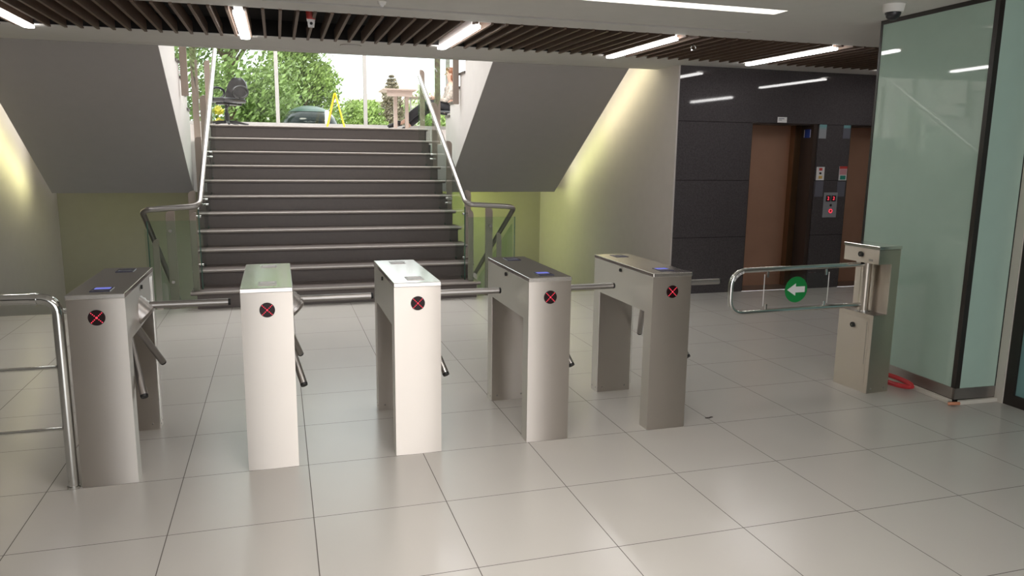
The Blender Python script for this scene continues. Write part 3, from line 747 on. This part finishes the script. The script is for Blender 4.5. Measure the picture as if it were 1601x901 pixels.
# ------------------------------------------------------------------ landing: office chair
def office_chair(x, y):
    t = thing('office_chair', 'black swivel office chair standing at the top of the stairs', 'chair', (x, y, ZL))
    P = dict(parent=t, local=True)
    bs = B()
    for k in range(5):
        a = k*2*PI/5+.3; d = Vector((math.cos(a), math.sin(a), 0))
        bs.tube([Vector((0, 0, .13)), d*.15+Vector((0, 0, .125)), d*.34+Vector((0, 0, .085))], [.032, .026, .018], 10)
    bs.done('star_base', 'plastic', smooth=True, **P)
    for k in range(5):
        a = k*2*PI/5+.3; d = Vector((math.cos(a), math.sin(a), 0)); n = Vector((-d.y, d.x, 0))
        B().cyl(d*.33-n*.022+Vector((0, 0, .035)), d*.33+n*.022+Vector((0, 0, .035)), .035, n=18).done('castor', 'plastic', smooth=True, **P)
    B().cyl((0, 0, .10), (0, 0, .30), .036, n=18).cyl((0, 0, .30), (0, 0, .46), .022, n=18).done('gas_lift', 'plastic', smooth=True, **P)
    B().box(-.14, .16, -.09, .09, .44, .475).done('mechanism', 'plastic', bevel=.01, **P)
    B().tube([(-.02, -.08, .45), (-.12, -.2, .42), (-.2, -.24, .36)], .009, 8).sph((-.21, -.245, .35), .018, n=10).done('lever', 'plastic', smooth=True, **P)
    s = B().box(-.26, .22, -.24, .24, .475, .56).done('seat', 'leather', **P)
    s.modifiers.new('b', 'BEVEL').width = .035; s.modifiers['b'].segments = 4
    for p in s.data.polygons: p.use_smooth = True
    # back: curved shell leaning away, facing -x
    b = B(); n, mm = 14, 10; grid = {}
    for sd in (0, 1):
        for i in range(n+1):
            for j in range(mm+1):
                v = i/n; u = j/mm*2-1
                wdt = .23*(1-max(0, (v-.45)/.55)**2.6*.62)*(1-.25*max(0, (.25-v)/.25))
                z = .50+.46*v; xx = .22+.09*v+.05*math.sin(v*PI)*.4-.06*u*u
                th = .085*(1-abs(u)**4)*(1-abs(2*v-1)**6)+.006
                grid[sd, i, j] = b.bm.verts.new((xx+(th*.75 if sd else -th*.6), u*wdt, z))
    for i in range(n):
        for j in range(mm):
            b.bm.faces.new([grid[0, i, j], grid[0, i+1, j], grid[0, i+1, j+1], grid[0, i, j+1]])
            b.bm.faces.new([grid[1, i, j], grid[1, i, j+1], grid[1, i+1, j+1], grid[1, i+1, j]])
    for i in range(n):
        for j in (0, mm): b.bm.faces.new([grid[0, i, j], grid[1, i, j], grid[1, i+1, j], grid[0, i+1, j]])
    for j in range(mm):
        for i in (0, n): b.bm.faces.new([grid[0, i, j], grid[0, i, j+1], grid[1, i, j+1], grid[1, i, j]])
    b.done('backrest', 'leather', smooth=True, **P)
    B().box(.15, .30, -.04, .04, .44, .465).box(.275, .30, -.04, .04, .45, .66).done('back_bracket', 'plastic', bevel=.006, **P)
    for sy in (-.27, .27):
        B().tube(arc((.06, sy, .665), 1, 0, 2*PI, 30, ((.155, 0, .015), (0, 0, .105))), .02, 10).done('armrest', 'plastic', smooth=True, **P)
        B().box(.02, .10, sy-.03, sy+.03, .545, .57).done('armrest_mount', 'plastic', **P)
    t.rotation_euler = (0, 0, math.radians(45))
    return t
office_chair(-.86, 9.7).scale = (1.0, 1.0, .88)

# wet floor sign
t = thing('wet_floor_sign', 'yellow folding floor sign standing edge-on at the stair top', 'sign', (.88, 9.6, ZL))
P = dict(parent=t, local=True)
for s_ in (-1, 1):
    B().prism([(s_*.145, 0), (s_*.17, 0), (s_*.017, .62), (s_*-.006, .62)], 1, -.14, .14).done('board', 'yellow', bevel=.003, **P)
B().cyl((0, -.1, .61), (0, .1, .61), .014, n=12).done('hinge', 'yellow', smooth=True, **P)
t.rotation_euler = (0, 0, math.radians(-6.5))

# table at the window
t = thing('side_table', 'pale wooden table with two legs beside the seated woman', 'table', (2.12, 10.62, ZL))
P = dict(parent=t, local=True)
B().box(-.34, .26, -.35, .35, .765, .79).done('tabletop', 'table', bevel=.003, **P)
B().box(-.27, .19, -.3, -.27, .66, .765).done('apron', 'table', **P)
for xx in (-.08, .13):
    B().box(xx-.03, xx+.03, -.05, .05, 0, .765).done('leg', 'table', **P)
    B().box(xx-.035, xx+.035, -.3, .3, 0, .03).done('foot', 'table', **P)
t2 = thing('long_table', 'pale narrow table end with thin top just right of the small table', 'table', (2.7, 11.62, ZL))
B().box(-.3, .35, -.3, .3, .72, .74).done('tabletop', 'table', parent=t2, local=True)
for xx in (-.25, .3):
    for yy in (-.25, .25): B().box(xx-.015, xx+.015, yy-.015, yy+.015, 0, .72).done('leg', 'alu', parent=t2, local=True)

# visitor chair with the seated woman (facing -x)
CX, CY = 3.12, 11.0
t = thing('visitor_chair', 'grey plastic chair with thin metal legs under the seated woman', 'chair', (CX, CY, ZL))
P = dict(parent=t, local=True)
s = B().box(-.24, .18, -.22, .22, .43, .455).done('seat', 'chairgrey', bevel=.01, **P)
B().prism([(.15, .46), (.18, .46), (.26, .86), (.235, .86)], 1, -.21, .21).done('backrest', 'chairgrey', bevel=.01, **P)
for sx, ex in ((-.2, -.24), (.15, .22)):
    for sy in (-.2, .2):
        B().tube([(sx, sy, .43), (ex, sy*1.08, 0)], .011, 8).done('leg', 'plastic', smooth=True, **P)
B().tube([(.14, -.2, .44), (.2, -.2, .86)], .01, 8).tube([(.14, .2, .44), (.2, .2, .86)], .01, 8).done('back_frame', 'plastic', smooth=True, **P)

pr = thing('person', 'woman with auburn hair in a floral blouse sitting cross-legged in profile, facing left', 'person', (CX, CY, ZL))
px, pz = CX, ZL
def A(x, y, z, r, r2=None): return (px+x, CY+y, pz+z, r, r2 if r2 else r)
# body: pelvis first (root), spine, neck, head, then limbs
body = [[A(.06, 0, .53, .115, .14), A(.07, 0, .68, .095, .12), A(.09, 0, .82, .10, .14), A(.08, 0, .93, .075, .12), A(.06, 0, 1.0, .045), A(.045, 0, 1.06, .048), A(.035, 0, 1.13, .072, .075), A(.03, 0, 1.20, .078, .078), A(.04, 0, 1.255, .05, .05)],
        [3, A(.06, -.16, .92, .05), A(.0, -.21, .76, .04), A(-.08, -.20, .64, .034), A(-.26, -.10, .70, .026), A(-.31, -.08, .71, .024, .03)],
        [3, A(.06, .16, .92, .05), A(.0, .21, .76, .04), A(-.08, .20, .64, .034), A(-.26, .10, .68, .026), A(-.31, .08, .69, .024, .03)],
        [0, A(.0, -.09, .52, .09), A(-.20, -.08, .56, .078), A(-.40, -.05, .59, .062), A(-.64, -.06, .43, .052), A(-.90, -.08, .22, .036), A(-1.02, -.08, .165, .03)],
        [0, A(.0, .09, .50, .09), A(-.20, .08, .50, .078), A(-.38, .05, .50, .062), A(-.58, .05, .33, .05), A(-.80, .06, .13, .036), A(-.88, .06, .07, .03)]]
bd = skin('body', body, 'skin', pr, 2)
# fingers: five per hand, curled round a folded sheet
for sy, zz in ((-1, .71), (1, .69)):
    for k, (dy, L) in enumerate(((-.024, .055), (-.008, .065), (.008, .062), (.022, .05))):
        b0 = Vector((px-.325, CY+sy*.08+dy, pz+zz))
        B().tube([b0, b0+Vector((-L*.5, 0, .006)), b0+Vector((-L*.85, 0, -.008)), b0+Vector((-L, 0, -.024))], [.0085, .008, .0075, .006], 8).done('finger', 'skin', bd, smooth=True)
    b0 = Vector((px-.30, CY+sy*.08-sy*.025, pz+zz+.012))
    B().tube([b0, b0+Vector((-.025, -sy*.016, .016)), b0+Vector((-.05, -sy*.014, .02))], [.010, .009, .007], 8).done('thumb', 'skin', bd, smooth=True)
# face
B().cyl((px-.035, CY, pz+1.16), (px-.066, CY, pz+1.142), .012, .007, n=10).sph((px-.064, CY, pz+1.142), .011, n=10).done('nose', 'skin', bd, smooth=True)
for sy in (-1, 1):
    B().sph((px-.038, CY+sy*.03, pz+1.172), .009, n=10).done('eye', 'plastic', bd, smooth=True)
    B().sph((px+.045, CY+sy*.073, pz+1.15), .02, (.8, .4, 1.3), 10).done('ear', 'skin', bd, smooth=True)
B().sph((px-.044, CY, pz+1.105), .014, (.5, 1.4, .35), 10).done('mouth', 'pink', bd, smooth=True)
# hair
hr = B()
hr.sph((px+.062, CY, pz+1.205), .09, (1.0, 1.0, .95), 20).sph((px+.085, CY, pz+1.11), .075, (.8, 1.05, 1.35), 16).sph((px+.02, CY, pz+1.245), .06, (1.1, 1.1, .7), 14)
for k in range(16):
    a = -1.3+2.6*k/15
    hr.tube([(px+.075+.07*math.cos(a), CY+.075*math.sin(a), pz+1.2), (px+.085+.075*math.cos(a), CY+.08*math.sin(a), pz+1.08), (px+.07+.07*math.cos(a), CY+.075*math.sin(a), pz+.99)], [.022, .022, .008], 6)
hr.done('hair', 'hair', pr, smooth=True)
bl = [[A(.06, 0, .50, .135, .16), A(.07, 0, .64, .115, .14), A(.09, 0, .80, .12, .155), A(.08, 0, .92, .09, .135), A(.07, 0, .965, .06, .08)],
      [3, A(.06, -.17, .92, .064), A(.0, -.22, .76, .056), A(-.08, -.205, .64, .05), A(-.22, -.125, .69, .042)],
      [3, A(.06, .17, .92, .064), A(.0, .22, .76, .056), A(-.08, .205, .64, .05), A(-.22, .125, .67, .042)]]
skin('blouse', bl, 'blouse', pr, 2)
trs = [[A(.06, 0, .51, .15, .185), A(.03, 0, .57, .11, .14)],
       [0, A(-.02, -.09, .53, .125), A(-.20, -.08, .565, .095), A(-.40, -.05, .59, .085), A(-.64, -.06, .43, .088), A(-.86, -.08, .25, .072)],
       [0, A(-.02, .09, .51, .125), A(-.20, .08, .50, .095), A(-.38, .05, .50, .08), A(-.58, .05, .33, .075), A(-.75, .06, .17, .06)]]
skin('trousers', trs, 'trouser', pr, 2)
def shoe(x, y, z, tilt):
    b = B(); b.sph((-.07, 0, .02), 1, (.13, .042, .038), 18).sph((.03, 0, .035), 1, (.06, .04, .05), 14).box(-.18, .08, -.036, .036, -.022, -.006)
    b.rot('Y', tilt); bmesh.ops.translate(b.bm, verts=b.bm.verts, vec=(x, y, z)); return b.done('shoe', 'shoe', pr, smooth=True)
shoe(px-1.0, CY-.08, pz+.165, -.2); shoe(px-.87, CY+.06, pz+.06, -.1)
# sheet of paper in her hands
tag(B().box(px-.46, px-.33, CY-.1, CY+.1, pz+.703, pz+.706).rot('Y', .25, (px-.35, CY, pz+.7)).done('paper_sheet', 'paper'), 'white sheet of paper held by the seated woman', 'paper')

# ------------------------------------------------------------------ outside
ZG = 1.4
B().box(-40, 60, 12.3, 120, ZG-.2, ZG).done('ground_outside', 'grass', kind='structure')
def tree(name, x, y, h, rad, leaves, m, label, trunk_h=None, conic=False, size=.2, group=None, blobs=9, base=.25):
    t = thing(name, label, 'tree' if 'shrub' not in name else 'shrub', (x, y, ZG), group)
    rnd = random.Random(int(x*100+y*7))
    th = trunk_h or h*.55
    tb = B().tube([(0, 0, 0), (.05*h*.2, 0, th*.5), (0, .02*h, th)], [.05*h*.5, .04*h*.5, .02*h*.5], 8)
    for k in range(6):
        a = rnd.random()*2*PI; zz = th*(.5+.4*rnd.random())
        tb.tube([(0, 0, zz), (math.cos(a)*rad*.35, math.sin(a)*rad*.35, zz+.15*h), (math.cos(a)*rad*.7, math.sin(a)*rad*.7, zz+.25*h)], [.013*h, .008*h, .004*h], 5)
    tb.done('trunk', 'bark', parent=t, local=True, smooth=True)
    b = B(); cs = []
    if conic:
        for k in range(blobs):
            v = k/(blobs-1); z = h*(base+(1-base)*v); R = rad*(1-v)**.8+.05
            for q in range(6):
                a = q*PI/3+k; cs.append((Vector((math.cos(a)*R*.6, math.sin(a)*R*.6, z)), R*.55+.05, .28))
    else:
        for k in range(blobs):
            a = rnd.random()*2*PI; rr_ = rad*.65*math.sqrt(rnd.random()); z = h*(base+(.92-base)*rnd.random())
            cs.append((Vector((math.cos(a)*rr_, math.sin(a)*rr_, z)), rad*(.38+.25*rnd.random()), .8))
    for i in range(leaves):
        c, R, fl = cs[i % len(cs)]
        d = Vector((rnd.gauss(0, 1), rnd.gauss(0, 1), rnd.gauss(0, 1))).normalized()*R*(rnd.random()**.4)
        p = c+Vector((d.x, d.y, d.z*fl))
        sz = size*(.6+.8*rnd.random())
        n1 = Vector((rnd.gauss(0, 1), rnd.gauss(0, 1), rnd.gauss(0, 1))).normalized(); n2 = n1.orthogonal().normalized()
        n3 = n1.cross(n2)
        v = [b.bm.verts.new(p+n2*sz*.5), b.bm.verts.new(p+n3*sz*.22+n1*sz*.06), b.bm.verts.new(p-n2*sz*.5), b.bm.verts.new(p-n3*sz*.22+n1*sz*.06)]
        b.bm.faces.new((v[0], v[1], v[2])); b.bm.faces.new((v[0], v[2], v[3]))
    b.done('crown', m, parent=t, local=True)
    return t
tree('broadleaf_tree', -5.2, 21, 8, 2.4, 11000, 'leafA', 'big green tree outside, left end of the landing window', size=.19, group='trees outside', blobs=18, base=.08)
tree('broadleaf_tree', -1.6, 24.5, 8, 2.5, 17000, 'leafA', 'green leafy tree outside behind the office chair', size=.19, group='trees outside', blobs=26, base=.06)
tree('broadleaf_tree', 1.0, 29.5, 5.0, 1.9, 14000, 'leafB', 'yellow-green tree outside above the parked car', size=.19, group='trees outside', blobs=20, base=.1)
tree('leafy_shrub', 2.75, 24, 2.0, 1.1, 6000, 'leafB', 'yellow-green rounded shrub outside behind the yellow sign', size=.13, group='shrubs outside', trunk_h=.8, blobs=12, base=.15)
tree('leafy_shrub', 4.9, 30, 2.4, 1.1, 6000, 'leafA', 'green shrub outside behind the table', size=.13, group='shrubs outside', trunk_h=.8, blobs=12, base=.15)
tree('leafy_shrub', 5.6, 24, 2.2, 1.2, 3000, 'leafB', 'light green shrub outside to the right of the table', size=.13, group='shrubs outside', trunk_h=.8, blobs=12, base=.15)
tree('conifer', 4.1, 25.5, 3.0, .75, 5000, 'needle', 'brownish conifer outside above the small table', conic=True, size=.13, blobs=22, base=.1)
tree('flowering_shrub', -1.5, 17, 1.35, .28, 500, 'flower', 'yellow blossoming shrub outside seen under the office chair', size=.12, trunk_h=.5, blobs=6, base=.3)
# parked car, seen from behind
t = thing('car', 'dark green parked car outside, its roof seen through the window', 'car', (.80, 18.6, ZG))
P = dict(parent=t, local=True)
b = B(); secs = []
prof = [(-2.05, .45, .75), (-1.9, .55, .86), (-.95, .86, .92), (-.9, .9, .93)]
cabin = [(-1.35, .9), (-.95, 1.38), (.3, 1.47), (1.5, 1.30), (1.95, .92)]
lower = [(-2.1, .3), (-2.1, .75), (-1.35, .92), (1.95, .95), (2.1, .85), (2.12, .35), (1.9, .22), (-1.9, .22)]
body_ = B().prism(lower, 0, -.86, .86).done('car_body', 'carpaint', bevel=.08, **P)
def dome(v0, v1, grow, m, name):
    b = B(); n, k = 32, 8; rows = []
    for j in range(k+1):
        v = v0+(v1-v0)*j/k; row = []
        for i in range(n):
            a = 2*PI*i/n; c, q = math.cos(a), math.sin(a)
            rad = (1-v**2.6)**.5 if v < 1 else 0
            sx = math.copysign(abs(c)**.6, c); sy = math.copysign(abs(q)**.7, q)
            row.append(b.bm.verts.new((sx*(.80*rad*.75+.2*(1-v))*grow, .2+sy*1.65*max(rad, .02)*grow, .90+.56*v*grow)))
        rows.append(row)
    for p_, q_ in zip(rows, rows[1:]):
        for i in range(n): b.bm.faces.new((p_[i], p_[(i+1) % n], q_[(i+1) % n], q_[i]))
    b.bm.faces.new(rows[-1]); b.bm.faces.new(rows[0][::-1])
    return b.done(name, m, smooth=True, **P)
dome(0, .995, 1, 'carglass', 'cabin'); dome(.62, .99, 1.01, 'carpaint', 'roof')
for sx in (-.8, .8):
    for yy in (-1.3, 1.3): B().cyl((sx-.09, yy, .31), (sx+.09, yy, .31), .31, n=28).done('wheel', 'tyre', smooth=True, **P)
tag(B().cyl((1.13, 16, ZG), (1.13, 16, ZG+1.17), .055, n=16).sph((1.13, 16, ZG+1.17), .055, n=14).done('bollard', 'paper', smooth=True), 'white bollard outside behind the yellow sign', 'bollard')
# house far away, overexposure put into its pale colours
t = thing('house', 'overexposed house with a low tiled roof far outside behind the conifer', 'house', (11.5, 75, ZG))
P = dict(parent=t, local=True)
B().box(-4, 6, 0, 8, 0, 5.2).done('wall', 'housew', **P)
B().prism([(-4.5, 5.2), (6.5, 5.2), (1.0, 7.6)], 1, -.4, 8.4).done('roof', 'roof', **P)
for x in (-2.5, 0, 3): B().box(x-.5, x+.5, -.03, .02, 2.6, 4).done('window', 'carglass', **P)
